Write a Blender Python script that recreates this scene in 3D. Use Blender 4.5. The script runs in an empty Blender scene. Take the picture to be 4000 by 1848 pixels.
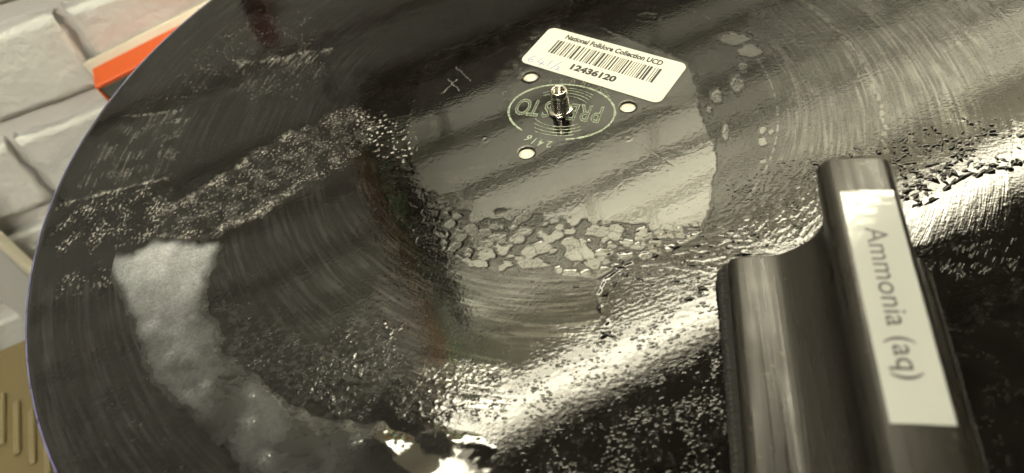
import bpy, math, random
import numpy as np
from mathutils import Vector, Matrix

random.seed(7)
MM = 0.001
sc = bpy.context.scene
COL = sc.collection

# ------------------------------------------------------------------ camera
cd = bpy.data.cameras.new('camera')
cam = bpy.data.objects.new('camera', cd)
COL.objects.link(cam)
cd.sensor_width = 36.0
cd.lens = 36.0 * 2935.36 / 4000.0
cd.clip_start, cd.clip_end = 0.01, 50.0
right = Vector((0.9760043, -0.16730397, -0.13937354))
up = Vector((0.21775124, 0.74988961, 0.6246999))
fwd = Vector((0.0, 0.64005855, -0.76832613))
M = Matrix((right, up, -fwd)).transposed().to_4x4()
M.translation = Vector((-0.02865, -0.21616, 0.19291))
cam.matrix_world = M
cd.dof.use_dof = True
cd.dof.focus_distance = 0.272
cd.dof.aperture_fstop = 11.0
sc.camera = cam

# ------------------------------------------------------------------ world, exposure
w = bpy.data.worlds.new('World')
sc.world = w
w.use_nodes = True
bg = w.node_tree.nodes['Background']
bg.inputs[0].default_value = (1.0, 0.93, 0.82, 1)
bg.inputs[1].default_value = 0.05
sc.view_settings.view_transform = 'Standard'
sc.view_settings.look = 'None'
sc.view_settings.exposure = 0.0
sc.view_settings.gamma = 1.0
sc.view_settings.use_curve_mapping = False
sc.render.engine = 'CYCLES'
sc.cycles.max_bounces = 6
sc.cycles.caustics_reflective = False
sc.cycles.caustics_refractive = False
sc.cycles.sample_clamp_indirect = 6.0
sc.cycles.use_denoising = True
sc.cycles.denoising_prefilter = 'ACCURATE'

LAMP_POWER = 50.0
FILL_POWER = 46.0
LAMP_COLOR = (1.0, 0.93, 0.70)

# ------------------------------------------------------------------ helpers
def link(o, parent=None):
    COL.objects.link(o)
    if parent is not None:
        o.parent = parent
    return o

def tag(o, label, cat, group=None):
    o['label'] = label
    o['category'] = cat
    if group:
        o['group'] = group
    return o

def empty(name, loc=(0, 0, 0), rz=0.0):
    o = bpy.data.objects.new(name, None)
    o.empty_display_size = 0.01
    o.location = loc
    o.rotation_euler = (0, 0, rz)
    return link(o)

def mesh_np(name, V, F, mat, parent=None, smooth=True):
    """V (n,3) in metres, F list of index arrays with equal length or a list of lists"""
    me = bpy.data.meshes.new(name)
    V = np.asarray(V, np.float32)
    if isinstance(F, np.ndarray):
        k = F.shape[1]
        me.vertices.add(len(V)); me.vertices.foreach_set('co', V.ravel())
        me.loops.add(F.size); me.loops.foreach_set('vertex_index', F.astype(np.int32).ravel())
        me.polygons.add(len(F))
        me.polygons.foreach_set('loop_start', np.arange(0, F.size, k, dtype=np.int32))
        me.update(calc_edges=True)
    else:
        me.from_pydata([tuple(v) for v in V], [], F)
        me.update()
    me.polygons.foreach_set('use_smooth', np.full(len(me.polygons), smooth))
    if mat:
        me.materials.append(mat)
    o = bpy.data.objects.new(name, me)
    return link(o, parent)

def box_vf(x0, x1, y0, y1, z0, z1, b=0.0):
    """box; with b > 0 its vertical and horizontal edges are chamfered"""
    if b <= 0:
        V = [(x, y, z) for z in (z0, z1) for y in (y0, y1) for x in (x0, x1)]
        F = [[0, 2, 3, 1], [4, 5, 7, 6], [0, 1, 5, 4], [2, 6, 7, 3], [0, 4, 6, 2], [1, 3, 7, 5]]
        return V, F
    V, F = [], []
    def ring(i, z):
        return [(x0 + b + i, y0 + i, z), (x1 - b - i, y0 + i, z), (x1 - i, y0 + b + i, z), (x1 - i, y1 - b - i, z),
                (x1 - b - i, y1 - i, z), (x0 + b + i, y1 - i, z), (x0 + i, y1 - b - i, z), (x0 + i, y0 + b + i, z)]
    for i, z in ((b * .9, z0), (0, z0 + b), (0, z1 - b), (b * .9, z1)):
        V += ring(i * 0.9, z)
    for k in range(3):
        for j in range(8):
            a, c = k * 8 + j, k * 8 + (j + 1) % 8
            F.append([a, c, c + 8, a + 8])
    F.append([7, 6, 5, 4, 3, 2, 1, 0]); F.append(list(range(24, 32)))
    return V, F

def box(name, mat, parent, x0, x1, y0, y1, z0, z1, b=0.0, smooth=False):
    V, F = box_vf(x0, x1, y0, y1, z0, z1, b)
    return mesh_np(name, V, F, mat, parent, smooth)

def lathe(name, prof, mat, parent=None, n=48, smooth=True, closed=False):
    V, F = [], []
    for r, z in prof:
        for k in range(n):
            a = 2 * math.pi * k / n
            V.append((r * math.cos(a), r * math.sin(a), z))
    for i in range(len(prof) - 1):
        for k in range(n):
            F.append([i * n + k, i * n + (k + 1) % n, (i + 1) * n + (k + 1) % n, (i + 1) * n + k])
    return mesh_np(name, V, F, mat, parent, smooth)

def ribbon_vf(pts, hw, closed=False):
    """flat ribbon in the xy plane along pts with half width hw (number or list)"""
    n = len(pts); V = []; F = []
    for i in range(n):
        a = Vector(pts[(i - 1) % n] if (closed or i > 0) else pts[i]); c = Vector(pts[(i + 1) % n] if (closed or i < n - 1) else pts[i])
        d = (c - a); d.z = 0; d.normalize(); q = Vector((-d.y, d.x, 0)); h = hw[i] if hasattr(hw, '__len__') else hw
        p = Vector(pts[i]); V += [p + q * h, p - q * h]
    for i in range(n if closed else n - 1):
        j = (i + 1) % n
        F.append([2 * i, 2 * i + 1, 2 * j + 1, 2 * j])
    return V, F

def text_mesh(body, size, align='CENTER', weight=0.0, outline=0.0, space=1.0):
    cu = bpy.data.curves.new('lettering', 'FONT')
    cu.body = body; cu.size = size; cu.align_x = align; cu.space_character = space
    cu.offset = weight; cu.resolution_u = 4
    if outline > 0:
        cu.fill_mode = 'NONE'; cu.bevel_depth = outline; cu.bevel_resolution = 0
    ob = bpy.data.objects.new('lettering', cu); COL.objects.link(ob)
    bpy.context.view_layer.update()
    me = bpy.data.meshes.new_from_object(ob)
    bpy.data.objects.remove(ob); bpy.data.curves.remove(cu)
    return me

# ------------------------------------------------------------------ materials
def new_mat(name):
    m = bpy.data.materials.new(name)
    m.use_nodes = True
    return m, m.node_tree.nodes, m.node_tree.links, m.node_tree.nodes['Principled BSDF']

def simple(name, col, rough=0.5, metal=0.0, ior=1.5, bump=None, vary=None, coat=0.0):
    m, N, L, P = new_mat(name)
    P.inputs['Base Color'].default_value = (*col, 1)
    P.inputs['Roughness'].default_value = rough
    P.inputs['Metallic'].default_value = metal
    P.inputs['IOR'].default_value = ior
    P.inputs['Coat Weight'].default_value = coat
    tc = N.new('ShaderNodeTexCoord')
    if vary:
        sc_, amt = vary
        nz = N.new('ShaderNodeTexNoise'); nz.inputs['Scale'].default_value = sc_; nz.inputs['Detail'].default_value = 6
        L.new(tc.outputs['Object'], nz.inputs['Vector'])
        mr = N.new('ShaderNodeMapRange'); mr.inputs['To Min'].default_value = 1 - amt; mr.inputs['To Max'].default_value = 1 + amt
        L.new(nz.outputs['Fac'], mr.inputs['Value'])
        mx = N.new('ShaderNodeMix'); mx.data_type = 'RGBA'; mx.blend_type = 'MULTIPLY'; mx.inputs['Factor'].default_value = 1
        mx.inputs['A'].default_value = (*col, 1); L.new(mr.outputs['Result'], mx.inputs['B'])
        L.new(mx.outputs['Result'], P.inputs['Base Color'])
        m2 = N.new('ShaderNodeMapRange'); m2.inputs['To Min'].default_value = max(0.02, rough - .12); m2.inputs['To Max'].default_value = min(1, rough + .12)
        L.new(nz.outputs['Fac'], m2.inputs['Value']); L.new(m2.outputs['Result'], P.inputs['Roughness'])
    if bump:
        sc_, st, dist = bump
        nz = N.new('ShaderNodeTexNoise'); nz.inputs['Scale'].default_value = sc_; nz.inputs['Detail'].default_value = 5
        L.new(tc.outputs['Object'], nz.inputs['Vector'])
        b = N.new('ShaderNodeBump'); b.inputs['Strength'].default_value = st; b.inputs['Distance'].default_value = dist
        L.new(nz.outputs['Fac'], b.inputs['Height']); L.new(b.outputs['Normal'], P.inputs['Normal'])
    return m

M_PAINT = simple('white_masonry_paint', (0.72, 0.725, 0.68), 0.6, bump=(190, 0.7, 0.0022), vary=(40, 0.08))
M_MORTAR = simple('painted_mortar', (0.72, 0.70, 0.66), 0.65, bump=(300, 0.5, 0.001), vary=(30, 0.08))
M_CREAM = simple('cream_plastic', (0.74, 0.70, 0.56), 0.4, vary=(25, 0.05))
M_ORANGE = simple('orange_plastic', (0.68, 0.105, 0.014), 0.4, vary=(60, 0.06))
M_ORANGE2 = simple('dull_orange_board', (0.36, 0.15, 0.04), 0.5)
M_RED = simple('dull_red_board', (0.22, 0.06, 0.06), 0.5)
M_GREEN = simple('green_board', (0.05, 0.22, 0.04), 0.5)
M_PLUGGREY = simple('dark_grey_plastic', (0.10, 0.105, 0.09), 0.5)
M_DARKPANEL = simple('dark_added_panel', (0.018, 0.012, 0.008), 0.5, vary=(30, 0.3))
M_SHELF = simple('pale_shelf_board', (0.55, 0.53, 0.46), 0.5)
M_TAN = simple('tan_plastic', (0.15, 0.118, 0.052), 0.5, vary=(20, 0.1))
M_BENCH = simple('dull_olive_bench', (0.20, 0.17, 0.09), 0.6, vary=(12, 0.15))
M_TANLIGHT = simple('pale_tan_plastic', (0.20, 0.165, 0.085), 0.5)
M_PLATTER = simple('cream_platter_mat', (0.80, 0.76, 0.60), 0.35, bump=(900, 0.3, 0.0006))
M_STEEL = simple('bright_steel', (0.62, 0.58, 0.50), 0.18, metal=1.0, vary=(600, 0.2))
M_BLACKPLASTIC, N, L, P = new_mat('worn_black_plastic')
P.inputs['IOR'].default_value = 1.45
tc = N.new('ShaderNodeTexCoord')
mp = N.new('ShaderNodeMapping'); mp.inputs['Scale'].default_value = (900, 22, 900)
L.new(tc.outputs['Object'], mp.inputs['Vector'])
sn = N.new('ShaderNodeTexNoise'); sn.inputs['Scale'].default_value = 1.0; sn.inputs['Detail'].default_value = 4
L.new(mp.outputs['Vector'], sn.inputs['Vector'])
dn = N.new('ShaderNodeTexNoise'); dn.inputs['Scale'].default_value = 420; dn.inputs['Detail'].default_value = 2
L.new(tc.outputs['Object'], dn.inputs['Vector'])
dr = N.new('ShaderNodeValToRGB'); dr.color_ramp.elements[0].position = .69; dr.color_ramp.elements[1].position = .80
dr.color_ramp.elements[0].color = (0.016, 0.0135, 0.010, 1); dr.color_ramp.elements[1].color = (0.085, 0.075, 0.05, 1)
L.new(dn.outputs['Fac'], dr.inputs['Fac']); L.new(dr.outputs['Color'], P.inputs['Base Color'])
cn = N.new('ShaderNodeTexNoise'); cn.inputs['Scale'].default_value = 70; cn.inputs['Detail'].default_value = 5
L.new(tc.outputs['Object'], cn.inputs['Vector'])
mr = N.new('ShaderNodeMapRange'); mr.inputs['From Min'].default_value = .3; mr.inputs['From Max'].default_value = .7
mr.inputs['To Min'].default_value = -.06; mr.inputs['To Max'].default_value = .12
L.new(cn.outputs['Fac'], mr.inputs['Value'])
ms = N.new('ShaderNodeMapRange'); ms.inputs['From Min'].default_value = .3; ms.inputs['From Max'].default_value = .7
ms.inputs['To Min'].default_value = .20; ms.inputs['To Max'].default_value = .40
L.new(sn.outputs['Fac'], ms.inputs['Value'])
ad = N.new('ShaderNodeMath'); ad.operation = 'ADD'; ad.use_clamp = True
L.new(mr.outputs['Result'], ad.inputs[0]); L.new(ms.outputs['Result'], ad.inputs[1]); L.new(ad.outputs[0], P.inputs['Roughness'])
bp = N.new('ShaderNodeBump'); bp.inputs['Strength'].default_value = .4; bp.inputs['Distance'].default_value = .0003
L.new(sn.outputs['Fac'], bp.inputs['Height']); L.new(bp.outputs['Normal'], P.inputs['Normal'])
M_PILE = simple('black_velvet_pile', (0.020, 0.019, 0.017), 0.9)
M_PILE.node_tree.nodes['Principled BSDF'].inputs['Specular IOR Level'].default_value = 0.25
M_FIBRE = simple('charcoal_pile_fibre', (0.07, 0.065, 0.058), 0.8)
M_PAPER = simple('white_paper_label', (0.64, 0.63, 0.56), 0.5, vary=(60, 0.03))
M_INK = simple('black_ink', (0.012, 0.012, 0.012), 0.5)
M_BLUEINK = simple('faint_blue_ink', (0.09, 0.11, 0.42), 0.5)
M_TAPE = simple('laminated_label_tape', (0.40, 0.41, 0.38), 0.07, ior=1.5, bump=(220, 0.12, 0.0006))
M_TAPEINK = simple('printed_tape_ink', (0.012, 0.012, 0.014), 0.35)
M_GREENINK, N, L, P = new_mat('worn_green_print')
tc = N.new('ShaderNodeTexCoord'); nz = N.new('ShaderNodeTexNoise'); nz.inputs['Scale'].default_value = 900; nz.inputs['Detail'].default_value = 4
L.new(tc.outputs['Object'], nz.inputs['Vector'])
rp = N.new('ShaderNodeValToRGB'); rp.color_ramp.elements[0].position = .35; rp.color_ramp.elements[1].position = .62
rp.color_ramp.elements[0].color = (0.11, 0.15, 0.10, 1); rp.color_ramp.elements[1].color = (0.34, 0.38, 0.29, 1)
L.new(nz.outputs['Fac'], rp.inputs['Fac']); L.new(rp.outputs['Color'], P.inputs['Base Color'])
P.inputs['Roughness'].default_value = .5
M_TEXTFAINT = simple('faint_green_print', (0.13, 0.15, 0.11), 0.5, vary=(700, 0.6))
M_RIM = simple('disc_rim_lacquer', (0.10, 0.10, 0.22), 0.3, vary=(260, 0.8))
M_WATER = simple('clear_liquid_on_black_lacquer', (0.006, 0.005, 0.004), 0.03, ior=1.5)
M_LAMP, N, L, P = new_mat('fluorescent_tube_glow')
P.inputs['Base Color'].default_value = (.8, .8, .8, 1)
P.inputs['Emission Color'].default_value = (*LAMP_COLOR, 1)
P.inputs['Emission Strength'].default_value = LAMP_POWER * 0.5
M_LAMP.cycles.emission_sampling = 'NONE'
M_FILL = M_LAMP.copy(); M_FILL.name = 'fill_light_glow'
M_FILL.node_tree.nodes['Principled BSDF'].inputs['Emission Strength'].default_value = FILL_POWER
M_METALWHITE = simple('white_enamel', (0.6, 0.59, 0.56), 0.4)

def state_mat(name, ior_wet, ior_dry, grain, white=(0.52, 0.50, 0.46, 1)):
    """black lacquer; attribute 'state': red = dry (no film), green = white residue, blue = extra roughness"""
    m, N, L, P = new_mat(name)
    at = N.new('ShaderNodeAttribute'); at.attribute_name = 'state'
    sp = N.new('ShaderNodeSeparateColor'); L.new(at.outputs['Color'], sp.inputs['Color'])
    tc = N.new('ShaderNodeTexCoord')
    nz = N.new('ShaderNodeTexNoise'); nz.inputs['Scale'].default_value = 1500; nz.inputs['Detail'].default_value = 3
    L.new(tc.outputs['Object'], nz.inputs['Vector'])
    mr = N.new('ShaderNodeMapRange'); mr.inputs['From Min'].default_value = .3; mr.inputs['From Max'].default_value = .7; mr.inputs['To Min'].default_value = 1 - grain; mr.inputs['To Max'].default_value = 1 + grain
    L.new(nz.outputs['Fac'], mr.inputs['Value'])
    mu = N.new('ShaderNodeMath'); mu.operation = 'MULTIPLY'; mu.use_clamp = True
    L.new(sp.outputs['Green'], mu.inputs[0]); L.new(mr.outputs['Result'], mu.inputs[1])
    mx = N.new('ShaderNodeMix'); mx.data_type = 'RGBA'
    mx.inputs['A'].default_value = (0.0045, 0.0035, 0.0028, 1); mx.inputs['B'].default_value = white
    L.new(mu.outputs[0], mx.inputs['Factor']); L.new(mx.outputs['Result'], P.inputs['Base Color'])
    io = N.new('ShaderNodeMapRange'); io.inputs['To Min'].default_value = ior_wet; io.inputs['To Max'].default_value = ior_dry
    L.new(io.outputs['Result'], P.inputs['IOR'])
    ro = N.new('ShaderNodeMath'); ro.operation = 'MULTIPLY_ADD'; ro.inputs[1].default_value = .6; ro.inputs[2].default_value = .035
    L.new(sp.outputs['Blue'], ro.inputs[0]); L.new(ro.outputs[0], P.inputs['Roughness'])
    a2 = N.new('ShaderNodeAttribute'); a2.attribute_name = 'relief'
    s2 = N.new('ShaderNodeSeparateColor'); L.new(a2.outputs['Color'], s2.inputs['Color'])
    def math_(op, a, b=None, c=None):
        n = N.new('ShaderNodeMath'); n.operation = op
        for k, v in enumerate((a, b, c)):
            if v is None: continue
            if isinstance(v, (int, float)): n.inputs[k].default_value = v
            else: L.new(v, n.inputs[k])
        return n.outputs[0]
    xyz = N.new('ShaderNodeSeparateXYZ'); L.new(tc.outputs['Object'], xyz.inputs[0])
    flat = N.new('ShaderNodeCombineXYZ'); L.new(xyz.outputs[0], flat.inputs[0]); L.new(xyz.outputs[1], flat.inputs[1])
    ln = N.new('ShaderNodeVectorMath'); ln.operation = 'LENGTH'; L.new(flat.outputs[0], ln.inputs[0])
    def groove(low, high, detail):
        cv = N.new('ShaderNodeCombineXYZ')
        L.new(math_('MULTIPLY', xyz.outputs[0], low), cv.inputs[0]); L.new(math_('MULTIPLY', xyz.outputs[1], low), cv.inputs[1])
        L.new(math_('MULTIPLY', ln.outputs['Value'], high), cv.inputs[2])
        nn = N.new('ShaderNodeTexNoise'); nn.inputs['Scale'].default_value = 1; nn.inputs['Detail'].default_value = detail
        L.new(cv.outputs[0], nn.inputs['Vector'])
        return nn.outputs['Fac']
    def spots(scale, lo, hi, detail=2):
        nn = N.new('ShaderNodeTexNoise'); nn.inputs['Scale'].default_value = scale; nn.inputs['Detail'].default_value = detail
        L.new(flat.outputs[0], nn.inputs['Vector'])
        m_ = N.new('ShaderNodeMapRange'); m_.interpolation_type = 'SMOOTHSTEP'
        m_.inputs['From Min'].default_value = lo; m_.inputs['From Max'].default_value = hi
        L.new(nn.outputs['Fac'], m_.inputs['Value'])
        return m_.outputs['Result']
    g1 = groove(95, 1900, 2); g2 = groove(260, 1100, 1); g3 = groove(70, 1000, 3)
    m3 = N.new('ShaderNodeMapRange'); m3.interpolation_type = 'SMOOTHSTEP'
    m3.inputs['From Min'].default_value = .47; m3.inputs['From Max'].default_value = .60
    L.new(g3, m3.inputs['Value'])
    thin = math_('MULTIPLY', math_('MULTIPLY', m3.outputs['Result'], s2.outputs['Red']), .6)
    tot = math_('ADD', sp.outputs['Red'], thin)
    L.new(tot, io.inputs['Value'])
    st = math_('ADD', math_('MULTIPLY', g1, .020), math_('MULTIPLY', g2, .012))
    gr = math_('ADD', math_('MULTIPLY', spots(620, .47, .60), .055), math_('MULTIPLY', spots(1500, .50, .66, 1), .020))
    fine = spots(1150, .2, .8)
    hsum = math_('ADD', math_('MULTIPLY', s2.outputs['Red'], st), math_('MULTIPLY', s2.outputs['Green'], gr))
    hsum = math_('ADD', hsum, math_('MULTIPLY', s2.outputs['Blue'], math_('MULTIPLY', fine, .0065)))
    b = N.new('ShaderNodeBump'); b.inputs['Strength'].default_value = 1.0; b.inputs['Distance'].default_value = .001
    L.new(hsum, b.inputs['Height']); L.new(b.outputs['Normal'], P.inputs['Normal'])
    return m
M_DISC = state_mat('wet_black_lacquer', 1.39, 1.74, .7)
M_PUDDLE = state_mat('milky_liquid', 1.6, 1.6, .22, (0.46, 0.47, 0.48, 1))

# ------------------------------------------------------------------ wall, behind the disc and to its left
WALL_RZ = math.radians(15)
WALL_N = 0.2896          # distance of the painted face from the spindle
def wl(s, n, z):
    c, t = math.cos(WALL_RZ), math.sin(WALL_RZ)
    return (s * c - n * t, s * t + n * c, z)

wall = empty('brick_wall', wl(0, WALL_N, -0.4), WALL_RZ)
tag(wall, 'white painted brick wall with recessed joints behind the black disc', 'wall')
box('mortar', M_MORTAR, wall, -0.9, 1.9, 0.0088, 0.05, 0.0, 1.7)
PITCH, COURSE = 0.2105, 0.0712
rng = np.random.default_rng(3)
def brick_mesh(k, length):
    nx, nz_ = 22, 8
    hx, hz = length / 2, COURSE / 2 - 0.0076
    xs = np.concatenate([[-hx, -hx + .0006, -hx + .002], np.linspace(-hx + .006, hx - .006, nx), [hx - .002, hx - .0006, hx]])
    zs = np.concatenate([[-hz, -hz + .0006, -hz + .002], np.linspace(-hz + .006, hz - .006, nz_), [hz - .002, hz - .0006, hz]])
    V = []; r = np.random.default_rng(k)
    G = r.normal(0, 1, (len(zs), len(xs)))
    for j, z in enumerate(zs):
        for i, x in enumerate(xs):
            ex = min(hx - abs(x), hz - abs(z)); e = max(0.0, 1 - ex / .0021)
            y = .0095 * e ** 2.0 + 0.00045 * G[j, i] * (1 - e)
            V.append((x + .0014 * r.normal() * e, y, z + .0014 * r.normal() * e))
    F = []; W = len(xs)
    for j in range(len(zs) - 1):
        for i in range(W - 1):
            F.append([j * W + i, j * W + i + 1, (j + 1) * W + i + 1, (j + 1) * W + i])
    me_o = mesh_np('brick', V, F, M_PAINT, None, True)
    me = me_o.data; bpy.data.objects.remove(me_o)
    return me
BR = [brick_mesh(k, PITCH - 0.005) for k in range(6)]
first_bed = 0.4 - 0.0997            # height of a bed joint in wall coordinates
for c in range(-4, 14):
    zc = first_bed + (c + 0.5) * COURSE
    if zc - COURSE / 2 < 0:
        continue
    off = -0.2015 if c % 2 == 0 else -0.278
    for i in range(-2, 8):
        xc = off + (i + 0.5) * PITCH
        if xc < -0.75 or xc > 1.45:
            continue
        b = bpy.data.objects.new('brick', BR[(i * 5 + c * 3) % 6])
        link(b, wall)
        b.location = (xc, 0.0, zc)
        b.rotation_euler = (0, 0, 0) if (i + c) % 2 else (0, 0, 0)

# shelf over the turntable and the strip light under its front
shelf = empty('wall_shelf', wl(0, 0, 0.558), WALL_RZ)
tag(shelf, 'pale wall shelf above the disc carrying the strip light', 'shelf')
box('board', M_SHELF, shelf, -0.12, 1.35, 0.135, 0.286, 0.0, 0.02, 0.002)
box('added_panel', M_DARKPANEL, shelf, -0.048, -0.034, 0.205, 0.286, -0.30, -0.145, 0.001)  # loose dark panel added for the dark edge mirrored in the disc

def tube(parent, x0, x1, y, z, r, mat, name, n=8):
    V, F = [], []
    cuts = max(1, round((x1 - x0) / .12))
    for x in [x0 + (x1 - x0) * q / cuts for q in range(cuts + 1)]:
        for k in range(n):
            a = 2 * math.pi * k / n
            V.append((x, y + r * math.cos(a), z + r * math.sin(a)))
    for q in range(cuts):
        for k in range(n):
            F.append([q * n + (k + 1) % n, q * n + k, (q + 1) * n + k, (q + 1) * n + (k + 1) % n])
    return mesh_np(name, V, F, mat, parent, False)
def strip_light(loc, x0, x1, label, glow, radiance, sides):
    lamp = empty('strip_light', loc, WALL_RZ)
    tag(lamp, label, 'light')
    box('housing', M_METALWHITE, lamp, x0 - .01, x1 + .01, -0.03, 0.03, 0.047, 0.057, 0.002)
    for zz in (0.012,):
        tube(lamp, x0, x1, 0.0, zz, 0.0145, glow, 'tube')
        for a, b in ((x0 - .010, x0 - .0005), (x1 + .0005, x1 + .010)):
            tube(lamp, a, b, 0.0, zz, 0.016, M_METALWHITE, 'end_cap')
    for sgn in sides:                       # the light of the tubes, one face towards the wall and one towards the room
        ld = bpy.data.lights.new('tube_light', 'AREA')
        ld.shape = 'RECTANGLE'; ld.size = x1 - x0; ld.size_y = 0.034
        ld.color = LAMP_COLOR if len(sides) == 2 else (1.0, 0.97, 0.88)
        ld.energy = radiance * (1.0 if sgn > 0 else 0.38) * math.pi * ld.size * ld.size_y
        lo = bpy.data.objects.new('tube_light', ld); link(lo, lamp)
        lo.location = ((x0 + x1) / 2, sgn * 0.0175, 0.008)
        lo.rotation_euler = (math.radians(55) * sgn, 0, 0)
strip_light(wl(0, 0.168, 0.50), -0.10, 1.24, 'fluorescent strip light under the wall shelf', M_LAMP, LAMP_POWER, (1, -1))
strip_light(wl(-0.5, -0.40, 0.42), -0.30, 0.30, 'added fill light behind and left of the camera', M_FILL, FILL_POWER, (1,))  # unseen fill light, added to brighten the left wall

stripe = box('dark_stripe', M_DARKPANEL, None, -0.05, 0.42, -0.022, -0.001, 0.0, 0.036, 0.003)  # unseen strip added so the disc mirrors a dark band
stripe.location = wl(0, WALL_N, 0.168); stripe.rotation_euler = (0, 0, WALL_RZ)
tag(stripe, 'added dark rail fixed low on the white brick wall', 'stripe')
fo = box('orange_board', M_ORANGE2, None, -0.007, 0.0045, -0.03, 0.0, 0.0, 0.34, 0.0008)
fo.location = wl(-0.066, 0.280, 0.20); fo.rotation_euler = (0, 0, WALL_RZ)
tag(fo, 'narrow orange board hanging beside the loose dark panel', 'board')
fg = box('green_board', M_GREEN, None, -0.0025, 0.0025, -0.06, 0.0, 0.0, 0.34, 0.0006)
fg.location = wl(-0.056, 0.280, 0.20); fg.rotation_euler = (0, 0, WALL_RZ)
tag(fg, 'thin green board between the orange board and loose dark panel', 'board')

fr = box('red_folder', M_RED, None, -0.007, 0.007, -0.02, 0.0, 0.0, 0.026, 0.001)
fr.location = wl(-0.093, 0.288, 0.07); fr.rotation_euler = (0, 0, WALL_RZ)
tag(fr, 'small dull red folder against the brick wall behind the disc', 'folder')
# orange plug box on its cream plate, low on the wall
pl = empty('plug_box', wl(-0.2038, WALL_N, -0.0762), WALL_RZ)
pl.rotation_euler = (0, -math.radians(7.0), WALL_RZ)
tag(pl, 'orange topped plug box on a cream plate at the disc edge', 'plug')
box('back_plate', M_CREAM, pl, -0.0035, 0.095, -0.0028, 0.0005, -0.05, 0.0055, 0.0012, True)
box('cover', M_ORANGE, pl, -0.0005, 0.09, -0.0250, -0.0030, -0.003, 0.0, 0.0006)
box('body', M_PLUGGREY, pl, 0.0012, 0.0885, -0.0238, -0.0030, -0.046, -0.0031, 0.001)
box('side_trim', M_ORANGE, pl, -0.0004, 0.0010, -0.0246, -0.0030, -0.045, -0.0031, 0.0004)

# upright cream trunking and the tan equipment deck below the disc
tr = empty('cable_trunking', wl(-0.335, WALL_N, -0.4), WALL_RZ)
tag(tr, 'cream upright cable trunking low on the wall left of the disc', 'trunking')
box('channel', M_METALWHITE, tr, -0.018, 0.012, -0.020, -0.0105, 0.0, 0.30, 0.002)
box('lid_edge', M_CREAM, tr, 0.0122, 0.0170, -0.024, -0.0105, 0.0, 0.30, 0.0015)
dk = empty('equipment_deck', wl(-0.30, 0.0, -0.40), WALL_RZ)
tag(dk, 'tan plastic equipment top with pale raised ribs under the disc edge', 'equipment')
box('top_panel', M_TAN, dk, -0.25, 0.45, -0.35, 0.168, 0.20, 0.240, 0.003)
for k in range(9):
    n1 = 0.152 - k * 0.0105
    box('rib', M_TANLIGHT, dk, -0.0335 + k * 0.0083, -0.0298 + k * 0.0083, n1 - 0.036, n1, 0.2402, 0.2425, 0.0008)
bench = mesh_np('workbench', [wl(-1.2, -0.6, -0.4), wl(1.6, -0.6, -0.4), wl(1.6, WALL_N, -0.4), wl(-1.2, WALL_N, -0.4)], [[0, 1, 2, 3]], M_BENCH, None, False)
bench['kind'] = 'structure'

# ------------------------------------------------------------------ numpy noise
def h2(ix, iy, seed):
    h = (ix.astype(np.int64) * 374761393 + iy.astype(np.int64) * 668265263 + seed * 1442695041) & 0xffffffff
    h = ((h ^ (h >> 13)) * 1274126177) & 0xffffffff
    h = ((h ^ (h >> 16)) * 2246822519) & 0xffffffff
    return ((h ^ (h >> 15)) & 0xffffff).astype(np.float32) / 16777216.0

def pn(x, y, seed=0):
    x = np.asarray(x, np.float32); y = np.asarray(y, np.float32)
    ix = np.floor(x); iy = np.floor(y); fx = x - ix; fy = y - iy
    u = fx * fx * fx * (fx * (fx * 6 - 15) + 10); v = fy * fy * fy * (fy * (fy * 6 - 15) + 10)
    def g(ax, ay):
        a = h2(ix + ax, iy + ay, seed) * (2 * np.pi)
        return np.cos(a) * (fx - ax) + np.sin(a) * (fy - ay)
    a = g(0, 0); b = g(1, 0); c = g(0, 1); d = g(1, 1)
    return 1.5 * ((a * (1 - u) + b * u) * (1 - v) + (c * (1 - u) + d * u) * v)

def fbm(x, y, seed=0, o=3):
    s = 0; a = 1.0
    for k in range(o):
        s = s + a * pn(x * 2 ** k, y * 2 ** k, seed + 17 * k); a *= .5
    return s

def worley(x, y, seed=0):
    ix = np.floor(x); iy = np.floor(y)
    f1 = np.full(x.shape, 9., np.float32); f2 = f1.copy(); idv = np.zeros_like(f1)
    for dx in (-1, 0, 1):
        for dy in (-1, 0, 1):
            cx = ix + dx; cy = iy + dy
            px = cx + h2(cx, cy, seed); py = cy + h2(cx, cy, seed + 5)
            d = np.hypot(px - x, py - y); r = h2(cx, cy, seed + 9)
            m = d < f1
            f2 = np.where(m, f1, np.minimum(f2, d)); idv = np.where(m, r, idv); f1 = np.where(m, d, f1)
    return f1, f2, idv

def sst(a, b, x):
    t = np.clip((x - a) / (b - a), 0, 1)
    return t * t * (3 - 2 * t)

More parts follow.
